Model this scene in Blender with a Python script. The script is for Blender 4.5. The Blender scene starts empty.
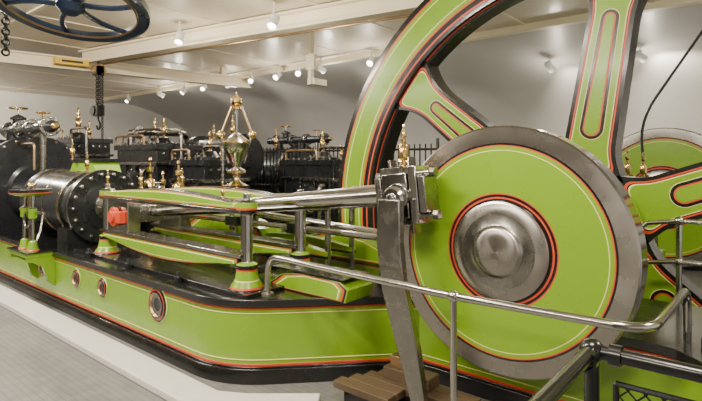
import bpy, bmesh, math, random
from mathutils import Vector, Matrix
random.seed(4)
sc = bpy.context.scene
PI = math.pi
# ---------------------------------------------------------------- materials
def mat(name, col, metal=0.0, rough=0.5, var=0.12, scale=6.0, bump=0.0, coat=0.0, rvar=0.1, stretch=None, emis=0, aniso=0):
    m = bpy.data.materials.new(name); m.use_nodes = True
    nt = m.node_tree; b = nt.nodes['Principled BSDF']
    tc = nt.nodes.new('ShaderNodeTexCoord'); mp = nt.nodes.new('ShaderNodeMapping')
    nt.links.new(tc.outputs['Object'], mp.inputs['Vector'])
    if stretch: mp.inputs['Scale'].default_value = stretch
    nz = nt.nodes.new('ShaderNodeTexNoise'); nz.inputs['Scale'].default_value = scale
    nz.inputs['Detail'].default_value = 6
    nt.links.new(mp.outputs[0], nz.inputs['Vector'])
    mx = nt.nodes.new('ShaderNodeMix'); mx.data_type = 'RGBA'
    mx.inputs[6].default_value = tuple(c*(1-var) for c in col)+(1,)
    mx.inputs[7].default_value = tuple(min(1, c*(1+var)) for c in col)+(1,)
    nt.links.new(nz.outputs[0], mx.inputs[0]); nt.links.new(mx.outputs[2], b.inputs['Base Color'])
    mr = nt.nodes.new('ShaderNodeMapRange')
    mr.inputs[3].default_value = max(0.02, rough-rvar); mr.inputs[4].default_value = min(1, rough+rvar)
    nt.links.new(nz.outputs[0], mr.inputs[0]); nt.links.new(mr.outputs[0], b.inputs['Roughness'])
    b.inputs['Metallic'].default_value = metal
    b.inputs['Coat Weight'].default_value = coat; b.inputs['Coat Roughness'].default_value = 0.12
    if aniso:
        tg = nt.nodes.new('ShaderNodeTangent'); tg.direction_type='RADIAL'; tg.axis='Y'
        nt.links.new(tg.outputs[0], b.inputs['Tangent']); b.inputs['Anisotropic'].default_value = aniso
    if bump > 0:
        bp = nt.nodes.new('ShaderNodeBump'); bp.inputs['Strength'].default_value = bump; bp.inputs['Distance'].default_value = 0.02
        nt.links.new(nz.outputs[0], bp.inputs['Height']); nt.links.new(bp.outputs[0], b.inputs['Normal'])
    if emis:
        b.inputs['Emission Color'].default_value = (1, .95, .85, 1); b.inputs['Emission Strength'].default_value = emis
    return m
GREEN = mat('green_paint', (.205,.375,.014), 0, .27, .06, 2, coat=.25)
CREAM = mat('cream_line', (.80,.74,.28), 0, .4, .05)
RED = mat('red_line', (.62,.065,.02), 0, .4, .08)
BLACK = mat('black_paint', (.009,.009,.010), 0, .25, .2, coat=.5)
DARK = mat('dark_iron', (.025,.027,.031), .35, .28, .3, 5, bump=.08, coat=.3)
LAG = mat('cylinder_lagging', (.10,.11,.13), .85, .25, .15, 4)
STEEL = mat('polished_steel', (.52,.50,.47), 1, .16, .12, 12, rvar=.06, stretch=(1,6,1))
STEELD = mat('worn_steel', (.33,.315,.29), 1, .26, .2, 14)
STEELF = mat('turned_steel', (.42,.39,.36), 1, .28, .10, 5, aniso=.75)
BRASS = mat('brass', (.88,.62,.26), 1, .14, .12, 10, rvar=.05)
BRASSD = mat('bronze', (.42,.28,.15), .9, .35, .2, 10)
WOOD = mat('deck_wood', (.10,.065,.035), 0, .55, .45, 5, bump=.2, stretch=(1,12,1))
WHITE = mat('white_painted_kerb', (.74,.71,.66), 0, .6, .1, 8, bump=.1)
CEIL = mat('ceiling_paint', (.76,.67,.53), 0, .45, .08, 1.5, coat=.1)
BEAM = mat('beam_paint', (.84,.75,.56), 0, .45, .06, 3)
VAULT = mat('vault_paint', (.50,.49,.47), 0, .42, .16, 1.2, bump=.15, coat=.2)
ENDW = mat('wall_paint', (.72,.71,.68), 0, .7, .08, 3, bump=.1)
BLUE = mat('blue_enamel', (.012,.028,.07), .1, .3, .1, coat=.4)
LAMPW = mat('lamp_white', (.8,.8,.78), 0, .4, .03)
GLOW = mat('lamp_glow', (1,.95,.85), 0, .4, .0, emis=20)
CHAIN = mat('chain_iron', (.02,.02,.02), .6, .45, .2)
YEL = mat('yellow_sign', (.75,.50,.03), 0, .5)

def floor_mat():
    m = bpy.data.materials.new('floor_plate'); m.use_nodes = True
    nt = m.node_tree; b = nt.nodes['Principled BSDF']
    tc = nt.nodes.new('ShaderNodeTexCoord')
    br = nt.nodes.new('ShaderNodeTexBrick'); br.inputs['Scale'].default_value = 1.0
    br.inputs['Brick Width'].default_value = 2.6; br.inputs['Row Height'].default_value = .05
    br.inputs['Mortar Size'].default_value = .005
    br.inputs['Color1'].default_value = (.25,.245,.23,1); br.inputs['Color2'].default_value = (.26,.255,.24,1)
    br.inputs['Mortar'].default_value = (.20,.195,.185,1)
    mp = nt.nodes.new('ShaderNodeMapping'); mp.inputs['Rotation'].default_value = (0,0,0)
    nt.links.new(tc.outputs['Object'], mp.inputs[0]); nt.links.new(mp.outputs[0], br.inputs['Vector'])
    nz = nt.nodes.new('ShaderNodeTexNoise'); nz.inputs['Scale'].default_value = 9; nz.inputs['Detail'].default_value = 8
    mx = nt.nodes.new('ShaderNodeMix'); mx.data_type='RGBA'; mx.blend_type='MULTIPLY'; mx.inputs[0].default_value=.5
    nt.links.new(tc.outputs['Object'], nz.inputs['Vector'])
    nt.links.new(br.outputs[0], mx.inputs[6]); nt.links.new(nz.outputs[0], mx.inputs[7])
    nt.links.new(mx.outputs[2], b.inputs['Base Color']); b.inputs['Roughness'].default_value=.55
    return m
FLOOR = floor_mat()

# ---------------------------------------------------------------- builder
def frame(ax):
    ez = Vector(ax).normalized()
    ref = Vector((0,0,1)) if abs(ez.z) < .9 else Vector((1,0,0))
    ex = ref.cross(ez).normalized(); ey = ez.cross(ex)
    return ex, ey, ez
ENGINE=None
def root(name):
    e=bpy.data.objects.new(name,None); sc.collection.objects.link(e); e.empty_display_size=.3; return e
class B:
    def __init__(s, name): s.name=name; s.v=[]; s.f=[]; s.m=[]; s.mats=[]
    def mi(s, m):
        if m not in s.mats: s.mats.append(m)
        return s.mats.index(m)
    def add(s, vs, fs, m):
        o=len(s.v); s.v += [Vector(v) for v in vs]
        for i,f in enumerate(fs):
            s.f.append([o+k for k in f]); s.m.append(s.mi(m[i] if isinstance(m,list) else m))
    def box(s, c, d, m, rz=0, ry=0, rx=0):
        R = Matrix.Rotation(rz,3,'Z')@Matrix.Rotation(ry,3,'Y')@Matrix.Rotation(rx,3,'X')
        vs=[Vector(c)+R@Vector((x*d[0]/2,y*d[1]/2,z*d[2]/2)) for x in(-1,1) for y in(-1,1) for z in(-1,1)]
        s.add(vs,[(0,1,3,2),(4,6,7,5),(0,4,5,1),(2,3,7,6),(0,2,6,4),(1,5,7,3)],m)
    def bx(s, a, b, m):
        s.box([(a[i]+b[i])/2 for i in range(3)],[abs(b[i]-a[i]) for i in range(3)],m)
    def beam(s, p, q, w, h, m):
        p=Vector(p);q=Vector(q); ez=(q-p).normalized(); ex=ez.cross(Vector((0,0,1)))
        if ex.length<1e-4: ex=Vector((1,0,0))
        ex.normalize(); ey=ex.cross(ez)
        vs=[]
        for o in (p,q):
            for a,b in((-1,-1),(1,-1),(1,1),(-1,1)): vs.append(o+ex*a*w/2+ey*b*h/2)
        s.add(vs,[(0,1,2,3),(4,7,6,5),(0,4,5,1),(1,5,6,2),(2,6,7,3),(3,7,4,0)],m)
    def lathe(s, o, ax, prof, m, n=32, closed=False):
        """prof: [(r,t[,mat of segment to next])]"""
        ex,ey,ez = frame(ax); o=Vector(o)
        vs=[];fs=[];ms=[];rows=[]
        for p in prof:
            r,t=p[0],p[1]
            if r<1e-6: rows.append([len(vs)]); vs.append(o+ez*t)
            else:
                rows.append(list(range(len(vs),len(vs)+n)))
                for k in range(n):
                    a=2*PI*k/n; vs.append(o+ez*t+ex*(r*math.cos(a))+ey*(r*math.sin(a)))
        L=len(prof)
        for i in range(L if closed else L-1):
            A=rows[i];C=rows[(i+1)%L]; mm=prof[i][2] if len(prof[i])>2 else m
            for k in range(n):
                k2=(k+1)%n
                if len(A)==1 and len(C)==1: continue
                if len(A)==1: f=(A[0],C[k],C[k2])
                elif len(C)==1: f=(A[k],C[0],A[k2])
                else: f=(A[k],C[k],C[k2],A[k2])
                fs.append(f); ms.append(mm)
        s.add(vs,fs,ms)
    def cyl(s, p, q, r, m, r2=None, n=20):
        p=Vector(p);q=Vector(q);L=(q-p).length
        s.lathe(p,q-p,[(0,0),(r,0),(r if r2 is None else r2,L),(0,L)],m,n)
    def sph(s, c, r, m, sz=1, n=16):
        k=10; s.lathe(c,(0,0,1),[(r*math.sin(PI*i/k),-r*sz*math.cos(PI*i/k)) for i in range(k+1)],m,n)
    def torus(s, c, ax, R, r, m, n=48, k=10, sx=1):
        s.lathe(c,ax,[(R+r*math.cos(2*PI*i/k),r*sx*math.sin(2*PI*i/k)) for i in range(k)],m,n,closed=True)
    def tube(s, pts, r, m, n=12, rad=0.0, closed=False):
        P=[Vector(p) for p in pts]
        if rad>0:
            Q=[P[0]]
            for i in range(1,len(P)-1):
                a=P[i-1]-P[i];b=P[i+1]-P[i];d=min(rad,a.length*.45,b.length*.45)
                A=P[i]+a.normalized()*d;C=P[i]+b.normalized()*d
                for k in range(7):
                    t=k/6; Q.append(A*(1-t)**2+P[i]*2*t*(1-t)+C*t*t)
            Q.append(P[-1]);P=Q
        vs=[];fs=[];up=None;N=len(P)
        for i,p in enumerate(P):
            t=(P[min(i+1,N-1)]-P[max(i-1,0)]).normalized()
            if up is None: ex=frame(t)[0]
            else:
                ex=up-t*up.dot(t); ex.normalize()
            up=ex; ey=t.cross(ex)
            rr=r[i] if isinstance(r,list) else r
            for k in range(n):
                a=2*PI*k/n; vs.append(p+ex*math.cos(a)*rr+ey*math.sin(a)*rr)
        for i in range(N-1):
            for k in range(n):
                fs.append((i*n+k,i*n+(k+1)%n,(i+1)*n+(k+1)%n,(i+1)*n+k))
        fs.append(tuple(range(n))); fs.append(tuple((N-1)*n+k for k in range(n)))
        s.add(vs,fs,m)
    def prism(s, poly, o, ex, ey, d, m):
        """poly in ex/ey plane, extruded along vector d"""
        o=Vector(o);ex=Vector(ex);ey=Vector(ey);d=Vector(d);n=len(poly)
        vs=[o+ex*a+ey*b for a,b in poly]; vs+= [v+d for v in vs]
        fs=[tuple(range(n)),tuple(range(2*n-1,n-1,-1))]+[(i,(i+1)%n,n+(i+1)%n,n+i) for i in range(n)]
        s.add(vs,fs,m)
    def ribbon(s, path, z0, z1, off, m, thick=.01):
        """vertical band following an xy path, pushed to the right-hand side"""
        P=[Vector(p) for p in path];N=[]
        for i in range(len(P)):
            t=(P[min(i+1,len(P)-1)]-P[max(i-1,0)]).normalized(); N.append(Vector((t.y,-t.x)))
        vs=[];fs=[]
        for p,n in zip(P,N):
            a=p+n*off;b=p-n*thick
            vs+=[(a.x,a.y,z0),(a.x,a.y,z1),(b.x,b.y,z1),(b.x,b.y,z0)]
        for i in range(len(P)-1):
            for k in range(4):
                fs.append((4*i+k,4*i+(k+1)%4,4*i+4+(k+1)%4,4*i+4+k))
        fs+=[(0,1,2,3),tuple(4*(len(P)-1)+k for k in range(4))]
        s.add(vs,fs,m)
    def build(s, bevel=0, parent=None):
        me=bpy.data.meshes.new(s.name); me.from_pydata([tuple(v) for v in s.v],[],s.f)
        for m in s.mats: me.materials.append(m)
        me.polygons.foreach_set('material_index',s.m)
        me.polygons.foreach_set('use_smooth',[True]*len(s.f))
        bm=bmesh.new();bm.from_mesh(me);bmesh.ops.recalc_face_normals(bm,faces=bm.faces);bm.to_mesh(me);bm.free()
        me.set_sharp_from_angle(angle=math.radians(32))
        o=bpy.data.objects.new(s.name,me);sc.collection.objects.link(o)
        if bevel:
            md=o.modifiers.new('bev','BEVEL');md.width=bevel;md.segments=2;md.limit_method='ANGLE';md.angle_limit=math.radians(50)
        if parent: o.parent=parent
        elif ENGINE: o.parent=ENGINE
        return o
def bolts(b, o, ax, R, n, r, h, m, a0=0):
    ex,ey,ez=frame(ax);o=Vector(o)
    for k in range(n):
        a=a0+2*PI*k/n; p=o+ex*R*math.cos(a)+ey*R*math.sin(a)
        b.lathe(p,ez,[(0,0),(r,0),(r,h),(r*.5,h),(r*.5,h*1.5),(0,h*1.5)],m,6)

# ---------------------------------------------------------------- dimensions (metres; eye 1.7 m)
UC, HC = -1.354, 1.12        # crank shaft position (x) and height
# ---------------------------------------------------------------- engine bed
def bed(dv):
    b=B('engine_bed')
    pts=[(-9.0,2.3)]
    def arc(c,p,q,n=8):
        P=Vector(p);Q=Vector(q);C=Vector(c)
        return [tuple(P*(1-t)**2+C*2*t*(1-t)+Q*t*t) for t in [i/n for i in range(n+1)]]
    pts+=arc((-3.22,2.3),(-3.55,2.3),(-2.98,2.54))
    pts+=arc((-2.35,3.22),(-2.5,3.05),(-2.15,3.40))
    pts+=arc((-.42,3.40),(-.60,3.40),(-.32,3.28))
    pts+=arc((-.02,2.95),(-.12,3.06),(.2,2.93))
    pts+=[(1.4,2.93)]
    path=[(x,y+dv) for x,y in pts]
    path=[p for i,p in enumerate(path) if i==0 or (Vector(p)-Vector(path[i-1])).length>1e-4]
    loop=path+[(1.4,4.45+dv),(-9.0,4.45+dv)]
    b.prism(loop,(0,0,0),(1,0,0),(0,1,0),(0,0,.60),GREEN)
    b.prism(loop,(0,0,.60),(1,0,0),(0,1,0),(0,0,.035),BLACK)
    b.ribbon(path,.0,.115,.03,BLACK)
    b.ribbon(path,.125,.147,.004,RED)
    b.ribbon(path,.115,.125,.006,BLACK)
    b.ribbon(path,.172,.181,.004,CREAM)
    b.ribbon(path,.585,.64,.03,BLACK)
    b.ribbon(path,.558,.575,.005,RED); b.ribbon(path,.575,.588,.006,BLACK)
    b.ribbon(path,.525,.534,.004,CREAM)
    # round inspection ports
    for u,z,r in ((-4.12,.445,.13),(-5.18,.42,.085),(-5.81,.42,.085),(-6.8,.40,.085)):
        b.lathe((u,2.3+dv,z),(0,-1,0),[(r*1.22,0),(r*1.22,.006,CREAM),(r*1.17,.008,GREEN),(r*1.14,.01,BLACK),(r*1.02,.02,RED),(r*.96,.022,BLACK),(r*.80,.03,BRASSD),(r*.70,.012,STEELD),(r*.45,.008,DARK),(0,.008,DARK)],GREEN,32)
    # raised black sill plates and mouldings on the bed top
    b.bx((-6.3,2.45+dv,.635),(-3.1,3.38+dv,.665),BLACK)
    def mound(P,v,w):
        cx=sum(p[0] for p in P)/len(P);cz=sum(p[1] for p in P)/len(P)
        b.prism(P,(0,v+dv,.635),(1,0,0),(0,0,1),(0,w,0),GREEN)
        for k,m in ((.97,BLACK),(.92,RED),(.86,GREEN),(.80,CREAM),(.76,GREEN)):
            b.prism([(cx+(p[0]-cx)*k,cz+(p[1]-cz)*k) for p in P],(0,v-.002-(1-k)*.02+dv,.635),(1,0,0),(0,0,1),(0,.01,0),m)
    mound([(-3.35,0),(-2.75,0),(-2.45,.0),(-2.42,.10),(-2.5,.15),(-2.9,.16),(-3.15,.12)],2.85,.30)
    b.bx((-3.3,2.84+dv,.80),(-2.45,3.16+dv,.812),BLACK)
    mound([(-6.1,0),(-4.3,0),(-4.5,.28),(-5.0,.38),(-5.7,.38),(-6.0,.22)],3.75,.3)
    mound([(-4.2,0),(-2.3,0),(-2.35,.12),(-2.6,.2),(-2.95,.12),(-3.3,.24),(-3.7,.3),(-4.05,.22)],4.1,.2)
    # main bearing pedestal
    b.bx((UC-.42,3.62+dv,.62),(UC+.42,4.15+dv,1.0),GREEN)
    b.bx((UC-.46,3.60+dv,.62),(UC+.46,4.17+dv,.68),BLACK)
    b.lathe((UC,3.64+dv,HC),(0,1,0),[(.17,0),(.3,0),(.3,.48),(.17,.48)],DARK,32)
    # anchor bolts
    for u,v in ((-2.95,3.52),(-2.62,3.52),(-2.3,3.52),(-.3,3.52),(-.05,3.25),(.3,3.1),(.7,3.1),(-4.0,2.42),(-4.9,2.42),(-5.8,2.42)): b.lathe((u,v+dv,.635),(0,0,1),[(0,0),(.035,0),(.035,.05),(.018,.05),(.018,.09),(0,.09)],DARK,6)
    # dark packing structure at the back carrying the valve gear
    b.bx((-8.9,3.55+dv,.635),(-6.2,4.35+dv,.95),DARK)
    return b.build(.004)

def guides(dv):
    b=B('crosshead_guide')
    u0,u1=-5.72,-3.30; um=(u0+u1)/2
    def bow(h0,h1,top):
        n=12
        base=[(u0,0),(u1,0)]
        arc=[]
        for i in range(n+1):
            t=i/n;u=u1+(u0-u1)*t; arc.append((u,(h0+(h1-h0)*math.sin(PI*t))*(1 if top else -1)))
        return base+arc
    for v in (2.60,3.20):
        vv=v+dv
        for z,h0,h1,top in ((1.30,.04,.12,True),(.915,.04,.16,False)):
            P=bow(h0,h1,top)
            b.prism(P,(0,vv-.07,z),(1,0,0),(0,0,1),(0,.14,0),BLACK)
            for k,kk,m in ((.985,.90,RED),(.975,.82,GREEN),(.955,.66,CREAM),(.945,.56,GREEN)):
                b.prism([(um+(p[0]-um)*k,p[1]*kk+(h1*(1-kk)*.5*(1 if top else -1))) for p in P],(0,vv-.070-(1-kk)*.012,z),(1,0,0),(0,0,1),(0,.14+(1-kk)*.024,0),m)
            zz=z-.03 if top else z
            b.bx((u0-.04,vv-.085,zz),(u1+.04,vv+.085,zz+.03),STEEL)
        for u in (u0-.02,u1+.02):
            b.lathe((u,vv,.64),(0,0,1),[(0,0),(.15,0,BLACK),(.15,.03,BLACK),(.135,.035,RED),(.13,.05,GREEN),(.10,.09,CREAM),(.098,.10,GREEN),(.085,.17,RED),(.083,.185,BLACK),(.09,.19,BLACK),(.09,.22,GREEN),(.055,.24,STEEL),(.05,.30,STEEL),(.05,.62,STEEL),(.075,.63,BLACK),(.085,.66,RED),(.085,.675,GREEN),(.085,.72,BLACK),(.06,.74,STEEL),(.03,.745,STEEL),(.03,.79,STEEL),(0,.80)],GREEN,24)
    for u in (u0-.02,u1+.02):
        b.cyl((u,2.6+dv,.79),(u,3.2+dv,.79),.03,DARK)
    return b.build(.003)

def crank_pos(ang): return UC+.67*math.cos(ang), HC+.67*math.sin(ang)
def crosshead(dv, ang=math.radians(149.5)):
    pu,pz=crank_pos(ang)
    L0=3.44; xh=pu-math.sqrt(L0*L0-(pz-HC)**2); v=2.90+dv
    c=B('crosshead')
    c.bx((xh-.16,2.53+dv,1.02),(xh+.08,3.27+dv,1.20),STEELD)
    for vv in (2.6,3.2):
        c.bx((xh-.22,vv-.07+dv,.945),(xh+.22,vv+.07+dv,1.27),STEEL)
        c.lathe((xh,vv-.085*(1 if vv<3 else -1)+dv,1.10),(0,-1 if vv<3 else 1,0),[(0,0),(.10,0),(.10,.04),(.06,.04),(.06,.07),(0,.07)],RED,20)
    c.bx((xh-.02,2.47+dv,1.04),(xh+.16,2.55+dv,1.16),RED)
    c.cyl((-6.35,v,HC),(xh,v,HC),.055,STEEL)
    c.build(.006)
def conrod(dv, ang=math.radians(149.5)):
    pu,pz=crank_pos(ang)
    L0=3.44; xh=pu-math.sqrt(L0*L0-(pz-HC)**2); v=2.90+dv
    r=B('connecting_rod')
    n=10;P=[];R=[]
    A=Vector((xh+.09,v,HC));C=Vector((pu-.12,v,pz))
    for i in range(n+1):
        t=i/n;P.append(A.lerp(C,t));R.append(.045+.035*t+.008*math.sin(PI*t))
    r.tube(P,R,STEEL,20)
    d=(C-A).normalized(); ry=-math.atan2(d.z,d.x)
    Cp=Vector((pu,v,pz))
    def L(a,h): return Cp+d*a+Vector((-d.z,0,d.x))*h
    r.box(L(-.17,0),(.05,.20,.26),STEELD,ry=ry)
    r.box(L(-.03,0),(.20,.21,.30),STEEL,ry=ry)
    r.box(L(-.03,.17),(.26,.15,.05),STEELD,ry=ry)
    r.box(L(-.03,-.17),(.26,.15,.05),STEELD,ry=ry)
    r.box(L(.11,0),(.06,.19,.38),STEEL,ry=ry)
    r.box(L(.17,0),(.05,.17,.24),STEELD,ry=ry)
    r.box(L(.05,.0),(.025,.10,.52),STEEL,ry=ry)
    r.box(L(-.10,.03),(.022,.08,.44),STEELD,ry=ry)
    for h in (-.14,.14):
        r.cyl(L(-.24,h),L(.24,h),.022,STEEL,n=12)
        for a in (-.22,.22): r.lathe(L(a,h)-d*.02,d,[(0,0),(.036,0),(.036,.04),(0,.04)],STEELD,6)
    r.cyl((pu,v-.13,pz),(pu,3.09+dv,pz),.085,STEEL,n=28)
    r.lathe((pu-.02,v-.105,pz-.02),(0,-1,0),[(.0,0),(.085,0),(.085,.04),(.07,.055),(.035,.055),(.035,.075),(0,.08)],STEEL,28)
    r.build(.005)
    return pu,pz

def crank_disc(dv, R=.80, vf=3.09, T=.17):
    b=B('crank_disc')
    f=lambda k:R*k
    prof=[(f(.0),-.080),(f(.06),-.079),(f(.12),-.075),(f(.17),-.068),(f(.195),-.058),(f(.205),-.045,STEELD),(f(.215),-.040,STEELD),
      (f(.30),-.036),(f(.37),-.028),(f(.395),-.018,BLACK),(f(.402),-.0,BLACK),(f(.415),0,RED),(f(.430),0,BLACK),(f(.45),0,RED),(f(.460),0,GREEN),(f(.485),0,GREEN),
      (f(.80),0,CREAM),(f(.807),0,GREEN),(f(.836),0,RED),(f(.846),0,BLACK),(f(.862),-.001),(f(.985),-.001),(f(1.0),.012,STEEL),(f(1.0),T,STEEL),(f(.3),T+.002,DARK),(0,T+.002,DARK)]
    q=[(p[0],p[1],STEELF) if len(p)==2 else p for p in prof]
    b.lathe((UC,vf+dv,HC),(0,1,0),q,GREEN,128)
    return b
def fly():
    v0=4.80
    b=B('flywheel')
    Ro,Ri,w=2.74,2.24,.17
    prof=[(Ro,w,BLACK),(Ro,-w,BLACK),(Ro-.06,-w-.004,RED),(Ro-.078,-w-.004,GREEN),(Ro-.115,-w-.004,CREAM),(Ro-.126,-w-.004,GREEN),
          (Ri+.175,-w-.004,CREAM),(Ri+.164,-w-.004,GREEN),(Ri+.13,-w-.004,RED),(Ri+.11,-w-.004,BLACK),(Ri+.06,-w-.004,RED),(Ri+.04,-w-.004,BLACK),(Ri,-w,BLACK),(Ri,-w+.05,RED),(Ri-.005,-w+.065,BLACK),(Ri-.03,-.09,BLACK),(Ri-.03,.09,BLACK),(Ri,w-.05,BLACK),(Ri,w,GREEN)]
    b.lathe((UC,v0,HC),(0,1,0),prof,GREEN,160,closed=True)
    b.lathe((UC,v0,HC),(0,1,0),[(.16,-.3,BLACK),(.36,-.3,RED),(.38,-.3,GREEN),(.5,-.26,BLACK),(.52,-.2,GREEN),(.52,.2,GREEN),(.36,.3,BLACK),(.16,.3)],GREEN,48)
    def hw(s):
        base=.215-.045*(s-.45)/1.8
        if s>1.80: base+=.17*((s-1.80)/.45)**2
        if s<.75: base+=.10*((.75-s)/.3)**2
        return base
    def outline(d,s0=.45,s1=2.26,rc=.09):
        a,e=s0+d,s1-d; L=[];Rr=[]
        S=[a+(e-a)*(1-math.cos(PI*i/40))/2 for i in range(41)]
        for s in S:
            h=hw(s)-d; k=min(s-a,e-s)
            if d>0.02:
                rr=min(rc,h)
                if k<rr: h=h-rr+math.sqrt(max(0,rr*rr-(rr-k)**2))
            h=max(h,.004)
            L.append((s,h));Rr.append((s,-h))
        return L+Rr[::-1]
    def slot(d): return outline(d,.66,1.98,.2)
    for k in range(6):
        a=math.radians(81+60*k); ex=(math.cos(a),0,math.sin(a)); ey=(-math.sin(a),0,math.cos(a))
        y=v0-.12
        b.prism(outline(0),(UC,y,HC),ex,ey,(0,.24,0),BLACK)
        for d,m in ((.034,RED),(.048,BLACK),(.054,CREAM),(.063,GREEN),(.104,CREAM),(.110,BLACK),(.134,RED),(.146,GREEN)):
            y-=.0022
            o=outline(d) if d<.09 else slot(d)
            b.prism(o,(UC,y,HC),ex,ey,(0,.02,0),m)
        y=v0+.102
        for d,m in ((.022,RED),(.045,GREEN)):
            y+=.003; b.prism(outline(d),(UC,y,HC),ex,ey,(0,.02,0),m)
    b.build()
fly()
ENGINE=root('steam_engine')
bed(0); guides(0); crosshead(0)
s=B('crank_shaft'); s.cyl((UC,3.265,HC),(UC,9.08,HC),.15,STEEL,n=32); s.build()
ENGINE=None
pu,pz=conrod(0)
crank_disc(0).build()

l=B('pump_drive_link')
P=[(pu-.10,pz-.02),(pu-.115,pz-.30),(pu-.07,pz-.62),(pu+.11,pz-1.15),(pu+.20,pz-1.45),(pu+.29,pz-1.45),(pu+.20,pz-.95),(pu+.10,pz-.55),(pu+.07,pz-.30),(pu+.07,pz-.02)]
l.prism(P,(0,2.70,0),(1,0,0),(0,0,1),(0,.06,0),STEELD)
l.lathe((pu+.245,2.76,pz-1.40),(0,-1,0),[(0,0),(.07,0),(.07,.09),(.04,.09),(.04,.12),(0,.12)],STEEL,24)
l.build(.006)
ENGINE=bpy.data.objects['steam_engine']
e=B('eccentric_rod')
e.cyl((-5.6,3.48,1.02),(-1.9,3.48,1.04),.03,STEEL); e.cyl((-5.6,3.62,1.16),(-1.7,3.58,1.02),.035,STEEL)
for u in (-4.6,-3.6):
    e.lathe((u,3.48,.64),(0,0,1),[(0,0),(.1,0,BLACK),(.1,.03,RED),(.09,.04,GREEN),(.05,.16,STEEL),(.035,.17,STEEL),(.035,.34,GREEN),(.06,.35,GREEN),(.06,.44,GREEN),(0,.45)],GREEN,20)
    e.bx((u-.1,3.42,.98),(u+.1,3.68,1.08),DARK)
e.lathe((-2.0,3.48,1.04),(0,1,0),[(.06,-.04),(.12,-.04),(.12,.04),(.06,.04)],STEEL,24,closed=True)
e.build(.003)
e=B('valve_gear_guide')
for v in (3.5,3.85):
    P=[(-4.7,0),(-3.2,0),(-3.2,.04),(-3.55,.08),(-3.95,.10),(-4.35,.08),(-4.7,.04)]
    for z in (.80,1.24):
        e.prism(P,(0,v-.04,z),(1,0,0),(0,0,1),(0,.08,0),GREEN)
        e.bx((-4.7,v-.045,z-.02),(-3.2,v+.045,z),BLACK); e.bx((-4.65,v-.043,z+.008),(-3.25,v+.043,z+.016),RED)
    for u in (-4.68,-3.22): e.cyl((u,v,.63),(u,v,1.34),.03,STEEL)
e.build(.002)

# ---------------------------------------------------------------- cylinders
def cylinder(dv):
    b=B('steam_cylinder'); v=2.9+dv; R=.44
    prof=[(0,-.22),(.07,-.22,BRASS),(.085,-.20,STEEL),(.085,-.06,STEEL),(.17,-.05,DARK),(.17,.0,DARK),(.28,.01,DARK),(.30,.03,DARK),(R+.02,.03,STEELD),(R+.02,.075,DARK),(R+.02,.12,DARK),(R-.06,.13,DARK),(R-.06,.38,DARK),(R-.06,.40,STEELD),(R-.01,.40,STEELD),(R-.01,.44,LAG),(R-.015,.44,LAG),(R-.015,1.45,STEELD),(R-.01,1.45,STEELD),(R-.01,1.5,DARK),(R+.02,1.52,DARK),(R+.02,1.66,DARK),(0,1.68)]
    b.lathe((-6.40,v,HC),(-1,0,0),prof,LAG,64)
    bolts(b,(-6.43,v,HC),(1,0,0),R-.035,18,.024,.045,STEEL)
    bolts(b,(-6.40,v,HC),(1,0,0),.13,6,.018,.07,STEEL)
    for uu in (-6.86,-7.35,-7.83): b.torus((uu,v,HC),(1,0,0),R-.012,.005,BRASS,64,6)
    b.bx((-6.85,v-.42,.63),(-6.55,v+.42,.86),DARK); b.bx((-8.1,v-.42,.63),(-7.8,v+.42,.86),DARK)
    b.prism([(-7.9,0),(-7.0,0),(-7.12,.19),(-7.75,.19)],(0,v+.12,HC+.38),(1,0,0),(0,0,1),(0,.35,0),GREEN)
    b.bx((-7.8,v+.1,HC+.55),(-7.08,v+.5,HC+.60),DARK)
    b.cyl((-8.1,v,HC),(-9.1,v,HC),.3,DARK,n=32)
    v2=v+.1
    prof=[(0,-.04),(.35,-.04),(.40,.0),(.84,.0,STEELD),(.84,.1,DARK),(.76,.11,STEELD),(.76,.16,LAG),(.75,.16,LAG),(.75,2.0,DARK),(.84,2.0),(.84,2.1),(0,2.1)]
    b.lathe((-9.15,v2,1.25),(-1,0,0),prof,DARK,64); bolts(b,(-9.15,v2,1.25),(1,0,0),.79,26,.026,.05,STEELD)
    b.bx((-11,v2-.6,0),(-9.3,v2+.6,.55),DARK)
    # steam main with flanges, valves and fittings
    q=v2-.1
    b.cyl((-10.3,q,2.2),(-8.3,q,2.2),.09,LAG,n=24)
    for uu in (-10.0,-9.4,-8.9,-8.3):
        b.cyl((uu-.045,q,2.2),(uu-.005,q,2.2),.15,DARK,n=24); b.cyl((uu+.005,q,2.2),(uu+.045,q,2.2),.15,STEELD,n=24)
        bolts(b,(uu+.045,q,2.2),(1,0,0),.125,8,.014,.025,STEEL)
    b.lathe((-8.3,q,2.2),(1,0,0),[(.09,0),(.09,.1),(.05,.16,BRASS),(.05,.22,BRASS),(.03,.24,BRASS),(0,.24)],DARK,24)
    b.cyl((-8.55,q,2.2),(-8.55,q,1.5),.05,STEELD); b.cyl((-9.9,q,2.2),(-9.9,q,1.9),.10,DARK)
    b.cyl((-9.15,q,2.2),(-9.15,q,1.9),.07,DARK)
    b.lathe((-9.65,q,2.28),(0,0,1),[(.08,0),(.08,.08),(.12,.09),(.12,.12),(.05,.16,STEEL),(.015,.18,STEEL),(.015,.30),(0,.30)],DARK,20)
    b.torus((-9.65,q,2.56),(0,0,1),.13,.015,BRASS,24,6); b.cyl((-9.78,q,2.56),(-9.52,q,2.56),.01,BRASS,n=8)
    b.tube([(-8.55,q-.12,1.55),(-8.55,q-.12,1.95),(-9.1,q-.12,1.95)],.02,BRASSD,rad=.08,n=8)
    b.cyl((-8.55,q,2.2),(-8.55,q,2.44),.02,BRASS); b.torus((-8.55,q,2.42),(0,0,1),.09,.012,BRASS,24,6)
    return b.build(.003)
cylinder(0)

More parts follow.
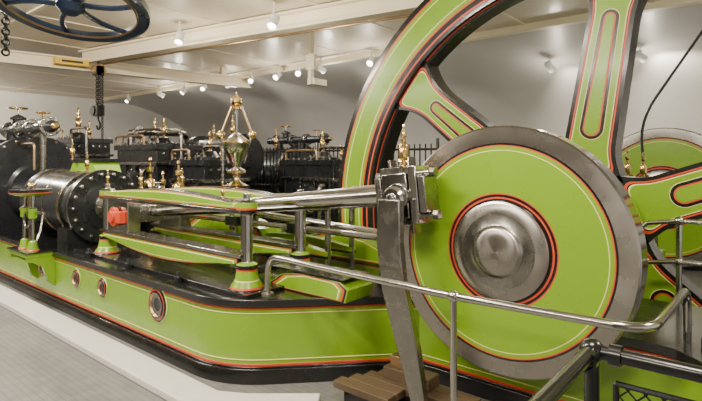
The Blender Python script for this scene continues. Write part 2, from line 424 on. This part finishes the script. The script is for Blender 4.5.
def oiler(p,h=.3,m=None):
    m=m or BRASS; k=h/.3; b=B('brass_oiler')
    pr=[(0,0),(.035,0),(.035,.012),(.014,.02),(.014,.06),(.03,.07),(.034,.085),(.034,.15),(.026,.165),(.012,.175),(.012,.20),(.022,.215),(.022,.235),(.008,.245),(.006,.27),(.012,.28),(.008,.295),(0,.3)]
    b.lathe(p,(0,0,1),[(r*k,t*k) for r,t in pr],m,16)
    b.cyl((p[0]-.04*k,p[1],p[2]+.05*k),(p[0]+.05*k,p[1],p[2]+.05*k),.008*k,m,n=8)
    return b.build()
ENGINE=bpy.data.objects['connecting_rod']
oiler((pu-.03,2.9,pz+.19),.30); oiler((pu+.02,2.82,pz+.19),.24)
ENGINE=bpy.data.objects['steam_engine']
for p,h in (((-5.0,2.6,1.41),.2),((-3.6,2.6,1.36),.16),((-5.74,2.6,1.43),.16),((-5.2,3.2,1.41),.2),((-4.2,3.2,1.41),.2),((-7.0,2.9,1.55),.26),((-7.6,2.95,1.70),.3),((-6.6,4.0,.95),.75),((-7.4,4.0,.95),.8),((-6.5,3.7,.95),.6)):
    oiler(p,h)
b=B('valve_lever_stand'); c0=-6.70
for u in (c0-.13,c0+.13):
    b.lathe((u,2.12,.66),(0,0,1),[(0,-.03),(.07,-.03,BLACK),(.07,.0,RED),(.06,.01,GREEN),(.04,.10,GREEN),(.03,.11,STEEL),(.025,.30,STEEL),(.025,.36,GREEN),(.045,.37,GREEN),(.045,.48,STEEL),(.025,.49,STEEL),(.025,.66,STEEL)],GREEN,20)
b.lathe((c0,2.14,1.27),(0,0,1),[(0,0),(.10,0,GREEN),(.20,.03,GREEN),(.22,.045,RED),(.22,.055,BLACK),(.22,.09,DARK),(0,.09)],DARK,32)
b.bx((c0-.3,2.0,.60),(c0+.3,2.31,.645),GREEN); b.bx((c0-.32,1.99,.645),(c0+.32,2.31,.66),BLACK)
for uu in (c0-.29,c0+.24):
    b.prism([(0,0),(.29,0),(.29,-.36),(.22,-.30),(.16,-.12),(.06,-.06),(0,-.05)],(uu,2.01,.60),(0,1,0),(0,0,1),(.05,0,0),GREEN)
b.cyl((c0-.35,2.14,1.10),(c0+.42,2.14,1.10),.018,STEEL)
b.tube([(c0+.4,2.14,1.10),(c0+.42,2.1,.9),(c0+.46,2.05,.8)],.014,STEEL)
b.lathe((c0,2.14,.66),(0,0,1),[(.02,0),(.02,.6),(.05,.61),(.05,.66)],BRASS,12)
b.torus((c0,2.10,1.0),(0,1,0),.09,.012,STEELD,24,6)
b.sph((c0,2.14,1.40),.04,BRASS); b.build(.003)
b=B('shaft_bearing')
b.bx((UC-.4,5.4,0),(UC+.5,5.95,.8),GREEN); b.bx((UC-.25,5.42,.8),(UC+.25,5.93,1.1),DARK)
b.lathe((UC,5.44,HC),(0,1,0),[(.15,0),(.34,0,),(.34,.46),(.15,.46)],DARK,32)
b.bx((UC-.1,5.5,1.4),(UC+.5,5.85,1.5),DARK); b.bx((UC+.3,5.5,.8),(UC+.45,5.85,1.45),DARK)
b.build(.006)
oiler((UC+.22,5.62,1.5),.3); oiler((UC+.36,5.62,1.5),.28)
g=B('flyball_governor'); gx,gy=-5.28,4.02
g.lathe((gx,gy,.635),(0,0,1),[(0,0),(.2,0,BLACK),(.2,.05,RED),(.19,.06,GREEN),(.10,.2,GREEN),(.08,.62,CREAM),(.09,.63,BLACK),(.16,.68,BLACK),(.16,.74,BRASS),(.07,.78,STEEL),(.05,.80,STEEL),(.05,.88,BRASS),(.12,.90,BRASS),(.12,.93,STEELD),(.05,.97,STEEL),(.06,1.0,STEEL),(.13,1.12,STEEL),(.17,1.22,STEELD),(.175,1.27,BRASS),(.18,1.29,STEEL),(.14,1.33,STEEL),(.05,1.40,STEEL),(.022,1.42,STEEL),(.022,1.70,BRASS),(.07,1.71,BRASS),(.07,1.74,BRASS),(.04,1.76,BRASS),(.075,1.80,BRASS),(.075,1.84,BRASS),(.03,1.88,BRASS),(.012,1.90,BRASS),(.012,1.93,BRASS),(0,1.94)],GREEN,32)
for k in range(2):
    a=math.radians(40+180*k); dx,dy=math.cos(a),math.sin(a)
    q=(gx+dx*.20,gy+dy*.20,2.02)
    g.cyl((gx+dx*.06,gy+dy*.06,2.38),q,.016,BRASSD,n=10); g.cyl(q,(gx+dx*.10,gy+dy*.10,1.66),.016,STEEL,n=10)
    g.sph(q,.055,BRASS)
g.build()

# ---------------------------------------------------------------- twin engine on the far side of the flywheel
ENGINE=root('steam_engine')
A2=math.radians(200)
bed(6.0); guides(6.0); crosshead(6.0,A2); conrod(6.0, A2); cylinder(6.0)
crank_disc(6.0,R=1.08).build()
for p,h in (((-5.0,8.6,1.41),.2),((-3.6,8.6,1.36),.2),((-7.0,8.9,1.55),.3),((-7.6,8.95,1.70),.35),((-9.9,8.8,2.0),.5)): oiler(p,h)
ENGINE=None

def chest(u0,u1,v0,v1,h,name='valve_chest',cup=.45,ribs=True):
    global ENGINE
    b=B(name)
    uc=(u0+u1)/2;vc=(v0+v1)/2
    b.bx((u0,v0,0),(u1,v1,h-.1),DARK); b.bx((u0-.06,v0-.06,h-.42),(u1+.06,v1+.06,h-.36),STEELD)
    b.bx((u0-.05,v0-.05,h-.12),(u1+.05,v1+.05,h-.02),DARK)
    for i in range(int((u1-u0)/.4)+1):
        b.bx((u0+.02+i*.4,v0-.05,.3),(u0+.06+i*.4,v0,h-.42),DARK)
    b.lathe((uc,vc,h-.02),(0,0,1),[(0,0),(.3,0),(.3,.05),(.2,.06),(.12,.16),(0,.18)],DARK,32)
    bolts(b,(uc,vc,h+.03),(0,0,1),.25,10,.02,.03,STEELD)
    n=int((u1-u0)/.16)
    for i in range(n):
        for vv in (v0-.01,v1+.01): b.lathe((u0+.08+i*(u1-u0-.16)/max(1,n-1),vv,h-.02),(0,0,1),[(0,0),(.024,0),(.024,.04),(0,.045)],STEELD,6)
    for i in range(5):
        b.lathe((u1+.0,v0+.12+i*(v1-v0-.24)/4,h-.2),(1,0,0),[(0,0),(.03,0),(.03,.04),(0,.045)],STEELD,6)
    b.lathe((u1,vc,h-.85),(1,0,0),[(0,0),(.34,0,STEELD),(.34,.05),(.30,.06),(.12,.10),(.06,.12,STEEL),(.06,.3,BRASS),(0,.3)],DARK,32)
    bolts(b,(u1+.05,vc,h-.85),(1,0,0),.31,12,.02,.035,STEEL)
    b.lathe((uc,v0,h-.78),(0,-1,0),[(0,0),(.30,0,STEELD),(.30,.07),(.24,.08),(.1,.12),(0,.12)],DARK,32)
    bolts(b,(uc,v0-.07,h-.78),(0,-1,0),.27,12,.018,.03,STEEL)
    b.tube([(u1-.15,v0-.02,h-.5),(u1-.15,v0-.22,h-.5),(u1-.15,v0-.22,.3)],.05,STEELD,rad=.12)
    b.cyl((u1-.15,v0-.22,h-.85),(u1-.15,v0-.45,h-.85),.018,BRASS); b.torus((u1-.15,v0-.45,h-.85),(0,1,0),.11,.013,BRASS,24,6)
    # small bore copper/brass pipework and a side rail
    b.tube([(u0+.1,v0-.08,h-.02),(u0+.1,v0-.08,h+.16),(u1-.35,v0-.08,h+.16),(u1-.35,v0-.08,h-.02)],.022,BRASSD,rad=.08,n=8)
    b.tube([(uc+.1,vc-.2,h),(uc+.1,vc-.2,h+.22),(u1+.18,vc-.2,h+.22),(u1+.18,vc-.2,.4)],.03,STEELD,rad=.1,n=10)
    o=b.build(.006)
    ENGINE=o; oiler((uc,vc,h+.14),cup); oiler((u1-.15,vc,h-.02),cup*.7); ENGINE=None
    return o
chest(-10.6,-9.0,5.0,6.2,2.02); chest(-8.6,-7.6,5.1,6.0,1.72,cup=.4)
chest(-13.6,-12.2,6.6,7.6,2.15,cup=.55); chest(-7.6,-6.3,7.0,7.8,1.72); chest(-13.3,-11.8,4.6,5.4,2.2,cup=.6)
b=B('condenser_cylinder')
b.lathe((-8.75,6.9,1.75),(-1,0,0),[(0,-.1),(.2,-.1),(.25,0),(.52,0,STEELD),(.52,.08,DARK),(.44,.1,LAG),(.44,1.6,DARK),(.52,1.6),(.52,1.7),(0,1.7)],DARK,48)
bolts(b,(-8.75,6.9,1.75),(1,0,0),.48,16,.025,.05,STEEL)
for u in (-9.2,-10.1): b.bx((u-.1,6.5,0),(u+.1,7.3,1.45),DARK)
o=b.build(); ENGINE=o
oiler((-9.2,6.9,2.19),.5); oiler((-9.9,6.9,2.19),.35); ENGINE=None
b=B('steam_pipe')
b.tube([(-12.0,6.0,2.35),(-10.95,6.0,2.35),(-10.95,6.9,2.35),(-10.95,6.9,1.2)],.09,STEELD,rad=.25,n=16)
for p,a in (((-11.6,6.0,2.35),(1,0,0)),((-10.95,6.9,1.9),(0,0,1))): b.lathe(p,a,[(0,-.03),(.15,-.03),(.15,.03),(0,.03)],STEELD,24)
b.tube([(-10.95,6.9,1.2),(-10.95,6.9,.0)],.09,STEELD,n=16)
b.tube([(-12.0,6.0,2.35),(-12.0,6.0,.0)],.09,STEELD,n=16)
b.build()

# ---------------------------------------------------------------- railings
r=B('steel_handrail')
r.tube([(-2.98,2.56,.665),(-2.98,2.56,.97),(-1.4,2.5,.95),(-.42,2.54,.95),(-.40,3.55,.95),(-.40,3.55,.64)],.022,STEEL,rad=.16,n=14)
r.cyl((-1.36,2.50,0),(-1.36,2.50,.95),.019,STEEL); r.sph((-1.36,2.50,.95),.034,STEEL)
r.lathe((-1.36,2.5,0),(0,0,1),[(0,0),(.06,0),(.06,.02),(.03,.03),(0,.03)],STEELD)
r.lathe((-2.98,2.56,.665),(0,0,1),[(0,0),(.05,0),(.05,.02),(.03,.03),(0,.03)],STEELD)
r.build()
r=B('flywheel_guard_rail')
for u in (-.55,.15,.9):
    r.cyl((u,4.42,.635),(u,4.42,1.25),.02,STEEL); r.sph((u,4.42,1.25),.035,STEEL); r.sph((u,4.42,.95),.032,STEEL)
for z in (.95,1.25): r.tube([(-.75,4.42,z-.03),(-.55,4.42,z),(1.3,4.42,z)],.017,STEEL)
r.tube([(-.75,4.42,1.22),(-.9,4.42,1.1),(-.92,4.42,.64)],.017,STEEL,rad=.08)
r.build()
r=B('black_guard_railing')
r.tube([(-.52,.3,1.0),(-.52,2.0,1.0)],.027,BLACK,n=14); r.tube([(-.52,2.0,1.0),(1.4,2.0,1.0)],.027,BLACK,n=14)
r.cyl((-.52,2.0,0),(-.52,2.0,1.0),.027,BLACK); r.sph((-.52,2.0,1.0),.045,BLACK)
r.cyl((-.52,.3,0),(-.52,.3,1.0),.027,BLACK)
r.lathe((-.52,2.0,.985),(0,1,0),[(.03,-.09),(.038,-.09),(.038,-.05),(.03,-.05)],BLACK); r.lathe((-.52,2.0,1.0),(1,0,0),[(.03,.06),(.038,.06),(.038,.1),(.03,.1)],BLACK)
r.cyl((1.3,2.0,0),(1.3,2.0,1.0),.027,BLACK)
for (a,c) in (((-.44,2.0,.90),(1.25,2.0,.90)),((-.44,2.0,.15),(1.25,2.0,.15)),((-.44,2.0,.90),(-.44,2.0,.15))): r.cyl(a,c,.011,BLACK,n=8)
st=.055; W=1.69;Hh=.75
x=-Hh
while x<W:
    a=max(0,x);c=min(W,x+Hh)
    r.cyl((-.44+a,2.0,.15+(a-x)),(-.44+c,2.0,.15+(c-x)),.0035,BLACK,n=5)
    r.cyl((-.44+a,2.003,.90-(a-x)),(-.44+c,2.003,.90-(c-x)),.0035,BLACK,n=5)
    x+=st
r.build()
r=B('iron_fence')
for i in range(44):
    u=-10+i*.12; r.cyl((u,8.05,1.0),(u,8.05,2.0),.014,BLACK,n=6)
for z in (1.1,1.9): r.cyl((-10.1,8.05,z),(-4.7,8.05,z),.022,BLACK,n=8)
for u in (-10,-8.2,-6.4,-4.7): r.cyl((u,8.05,0),(u,8.05,2.1),.03,BLACK,n=8)
r.build()

# ---------------------------------------------------------------- deck by the disc, kerb
d=B('wooden_deck')
for i in range(4):
    v=2.62+i*.105; d.bx((-2.36+i*.05,v,.12),(-1.90 if i<2 else -1.45,v+.098,.17),WOOD)
d.bx((-2.28,2.64,0),(-1.95,3.03,.12),BLACK); d.bx((-1.95,2.84,0),(-1.5,3.03,.12),BLACK)
d.bx((-2.12,2.88,.17),(-1.75,3.02,.25),WOOD); d.bx((-2.08,2.91,.25),(-1.93,3.02,.33),BRASSD)
d.build(.004)
k=B('white_kerb')
pts=[(-17.9,1.9),(-3.15,1.9),(-2.95,1.97),(-2.75,2.14),(-2.36,2.46),(-2.46,2.60),(-2.85,2.27),(-3.05,2.16),(-17.9,2.14)]
k.prism(pts,(0,0,.0),(1,0,0),(0,1,0),(0,0,.06),WHITE); k.build(.01)

# ---------------------------------------------------------------- room
f=B('floor')
f.bx((-18,-4,-.1),(6,4.48,0),FLOOR); f.bx((-18,5.15,-.1),(6,12.4,0),FLOOR)
f.bx((-18,4.48,-.1),(-4.3,5.15,0),FLOOR); f.bx((1.7,4.48,-.1),(6,5.15,0),FLOOR)
f.bx((-4.4,4.44,-1.9),(1.8,4.48,-.1),DARK); f.bx((-4.4,5.15,-1.9),(1.8,5.19,-.1),DARK); f.bx((-4.4,4.44,-1.95),(1.8,5.19,-1.9),DARK)
f.build()
c=B('ceiling'); HCE=3.8
c.bx((-18,-4,HCE),(6,7.8,HCE+.15),CEIL); c.build()
t=B('trim_1')
for i in range(14): 
    u=-17+i*1.75; t.bx((u-.03,-4,HCE-.012),(u+.03,7.8,HCE),BEAM)
for v in (2.6,5.2): t.bx((-18,v-.03,HCE-.014),(6,v+.03,HCE-.002),BEAM)
t.bx((-18,7.72,HCE-.10),(6,7.84,HCE),BEAM)
t.build()
w=B('wall_back')
N=20;prof=[(7.8+4.4*math.sin(PI/2*i/N),1.3+2.5*math.cos(PI/2*i/N)) for i in range(N+1)]
poly=[(y,z) for y,z in prof]+[(12.2,0),(12.4,0),(12.4,4.0),(7.8,4.0)]
w.prism(poly,(-18,0,0),(0,1,0),(0,0,1),(24,0,0),VAULT); w.build()
w=B('wall_left'); w.bx((-18.2,-4,0),(-18,12.4,4),ENDW)
w.build()
# near wall (behind the visitor): painted brick with piers and dark arched recesses, right end left open so world light enters from one side
w=B('wall_front'); w.bx((-18,-4.2,0),(3.0,-4.0,3.8),VAULT)
for i in range(6): w.bx((-16.5+i*3.6,-4.0,0),(-15.9+i*3.6,-3.75,3.8),ENDW)
for i in range(5): w.bx((-15.2+i*3.6,-3.995,0),(-13.6+i*3.6,-3.97,2.6),DARK)
w.build()
w=B('door_1'); w.bx((-17.995,5.2,0),(-17.95,6.6,2.3),DARK); w.bx((-17.995,5.1,2.3),(-17.93,6.7,2.42),ENDW); w.build()

# ---------------------------------------------------------------- overhead things
def ibeam(b,p,q,w,h,m):
    p=Vector(p);q=Vector(q);z=Vector((0,0,1))
    b.beam(p-z*h/2,q-z*h/2,w,.03,m); b.beam(p+z*h/2,q+z*h/2,w,.03,m); b.beam(p,q,.03,h,m)
b=B('crane_beam')
ibeam(b,(-10.2,4.15,3.66),(-2.2,5.45,3.66),.2,.22,BEAM)
b.cyl((-9.9,4.32,3.52),(-2.3,5.56,3.52),.018,BRASSD,n=8)
b.build()
b=B('crane_runway_beam')
ibeam(b,(-10.6,1.0,3.5),(-9.5,7.6,3.5),.18,.2,BEAM)
b.box((-9.985,3.85,3.5),(.24,.55,.12),YEL,rz=-.165); b.box((-9.98,3.85,3.5),(.245,.35,.04),BLACK,rz=-.165)
for t_ in (.1,.5,.9):
    p=Vector((-10.6,1.0,3.6)).lerp(Vector((-9.5,7.6,3.6)),t_); b.box((p.x,p.y,3.70),(.08,.12,.2),BEAM)
b.build()
b=B('crane_bracket'); b.beam((-5.9,6.0,3.8),(-5.9,6.0,2.95),.07,.07,BEAM); b.beam((-5.9,6.0,3.0),(-5.9,6.3,3.0),.16,.10,BEAM)
b.beam((-5.9,6.0,3.45),(-5.9,6.0,3.2),.18,.06,BEAM)
b.build()
b=B('power_cable'); b.tube([(-1.0,5.75,1.5),(-1.08,5.9,2.1),(-.56,6.0,2.95),(0.0,6.0,3.8)],.014,BLACK,rad=.5,n=8); b.build()
h=B('chain_hoist'); hx,hy=-9.7,4.22
h.box((hx,hy,3.36),(.16,.14,.18),DARK); h.cyl((hx-.08,hy,3.38),(hx+.08,hy,3.38),.11,BRASSD)
h.cyl((hx,hy,3.4),(hx,hy,3.58),.02,CHAIN)
for off in (-.05,.05):
    z=3.3
    i=0
    while z>2.72:
        h.torus((hx+off,hy,z),(1,0,0) if i%2 else (0,1,0),.024,.009,CHAIN,10,5); z-=.038;i+=1
h.box((hx,hy,2.62),(.2,.14,.2),CHAIN); h.cyl((hx-.06,hy-.09,2.62),(hx-.06,hy+.09,2.62),.09,CHAIN)
h.tube([(hx,hy,2.52),(hx,hy,2.44),(hx+.08,hy,2.38),(hx+.06,hy,2.28),(hx-.03,hy,2.27),(hx-.07,hy,2.34)],.018,CHAIN,rad=.05)
z=3.3;i=0
while z>1.9:
    h.torus((hx+.12,hy+.02,z),(1,0,0) if i%2 else (0,1,0),.02,.008,CHAIN,8,4); z-=.032;i+=1
h.build()

b=B('blue_handwheel')
c0=Vector((-4.8,1.85,3.08)); ax=Vector((-.16,.19,1)).normalized(); ex,ey,ez=frame(ax)
Rw=.66
b.lathe(c0,ax,[(Rw-.10,-.03,BLUE),(Rw-.03,-.045,BLUE),(Rw,-.03,BLUE),(Rw,.03,BLUE),(Rw-.05,.04,BRASSD),(Rw-.10,.03,BLUE)],BLUE,64,closed=True)
b.torus(c0-ez*.035,ax,Rw-.11,.010,BRASSD,64,6)
b.lathe(c0,ax,[(0,-.08),(.07,-.08),(.12,-.03),(.12,.05),(.05,.08),(.05,.70),(0,.70)],BLUE,24)
b.lathe((c0+ez*.70)-Vector((0,0,.03)),(0,0,1),[(0,0),(.12,0),(.12,.045),(0,.045)],BLUE,24)
for k in range(6):
    a=2*PI*k/6+.2; d=ex*math.cos(a)+ey*math.sin(a); t_=-ex*math.sin(a)+ey*math.cos(a)
    pts=[c0+d*(.08+(Rw-.16)*s_)+t_*(.05*math.sin(PI*s_)) for s_ in [i/8 for i in range(9)]]
    b.tube(pts,.024,BLUE,n=10)
b.build()
h=B('hanging_chain')
z=3.8;i=0
while z>2.72:
    h.torus((-5.75,1.62,z),(1,0,0) if i%2 else (0,1,0),.032,.011,CHAIN,10,5); z-=.05;i+=1
h.build()

# ---------------------------------------------------------------- spotlights
def spot(p, aim, e, size=70, glow=12):
    p=Vector(p);aim=Vector(aim);d=(aim-p).normalized()
    b=B('ceiling_spotlight')
    b.cyl(p+Vector((0,0,.05)),p+Vector((0,0,.25)),.012,LAMPW,n=8)
    b.lathe(p-d*.10,d,[(0,0),(.05,0,LAMPW),(.06,.02,LAMPW),(.065,.20,LAMPW),(.055,.20,LAMPW),(.05,.17,GLOW),(0,.17,GLOW)],LAMPW,20)
    b.box(p+Vector((0,0,.07)),(.05,.05,.06),LAMPW)
    b.build()
    if e:
        L=bpy.data.lights.new('spot','SPOT');L.energy=e;L.spot_size=math.radians(size);L.spot_blend=.7;L.shadow_soft_size=.06
        L.color=(1,.90,.74)
        o=bpy.data.objects.new('spot_light',L);sc.collection.objects.link(o);o.location=p+d*.13
        o.rotation_euler=d.to_track_quat('-Z','Y').to_euler()
    if glow:
        L=bpy.data.lights.new('pt','POINT');L.energy=glow;L.shadow_soft_size=.1;L.color=(1,.90,.74)
        o=bpy.data.objects.new('spill_fill_light',L);sc.collection.objects.link(o);o.location=p+d*.2+Vector((0,0,-.18))  # added fill point light below the lamp head, brightens ceiling and vault
for u,tgt,e,gl in ((-13.3,(-12.5,10.5,2.4),250,30),(-12.1,(-12.5,5.0,1),250,30),(-10.3,(-10.0,10.3,2.6),260,30),(-8.4,(-7.5,3.4,1),380,30),(-7.1,(-6.8,10.3,2.6),300,30),(-5.8,(-5.0,4.5,1),320,30),
        (-15.2,(-14,5,1),0,0),(-11.2,(-9,4,1),0,0),(-9.3,(-6,3.4,1),0,0),(-7.75,(-4,3.4,1),0,0)):
    spot((u,7.5,3.55),tgt,e,glow=gl)
t2=B('lighting_track'); t2.beam((-15.6,7.5,3.785),(-4.5,7.5,3.785),.035,.03,LAMPW); t2.build()
spot((-3.2,9.5,3.42),(-2.5,11.4,1.8),350,110,25); spot((-1.73,9.5,3.42),(-.5,11.6,2.0),380,110,25)
spot((-6.9,4.2,3.55),(-6,3,1),360,glow=25); spot((-5.0,4.4,3.5),(-4.4,2.6,1),280,glow=30)
spot((-15.5,3.0,3.5),(-18,4.5,2.2),400,110,35); spot((-12.5,2.0,3.5),(-9.5,3.0,1.2),350,80,30)  # both out of view; the first is added to brighten the end wall
def area(p, aim, e, s, col=(1,.91,.76)):  # added area fills above the view, for engine lighting and steel highlights
    L=bpy.data.lights.new('area','AREA');L.energy=e;L.shape='RECTANGLE';L.size=s[0];L.size_y=s[1];L.color=col
    o=bpy.data.objects.new('area_fill_light',L);sc.collection.objects.link(o);o.location=p
    o.rotation_euler=(Vector(aim)-Vector(p)).to_track_quat('-Z','Y').to_euler()
area((-3.2,.6,3.7),(-3.4,2.6,.8),170,(1.6,.3)); area((-.3,1.2,3.7),(-1.3,3.2,1),95,(.8,.3)); area((-7.0,1.0,3.7),(-7.2,3.0,.8),200,(1.6,.3))
area((1.5,4.5,3.7),(-.5,5,1),120,(1.2,.4)); area((-2.0,-2.2,3.7),(-3.0,1.0,.3),120,(3.0,.3)); area((-8.0,-2.2,3.7),(-8.0,1.0,.3),120,(3.0,.3))
w=bpy.data.worlds.new('world');sc.world=w;w.use_nodes=True
w.node_tree.nodes['Background'].inputs[0].default_value=(1,.94,.85,1); w.node_tree.nodes['Background'].inputs[1].default_value=.9

cam=bpy.data.cameras.new('cam');co=bpy.data.objects.new('camera',cam);sc.collection.objects.link(co);sc.camera=co
cam.sensor_width=36;cam.lens=26.0;co.location=(0,0,1.7);co.rotation_euler=(PI/2,0,math.radians(40))
cam.shift_y=-(200.5-160)/702.0
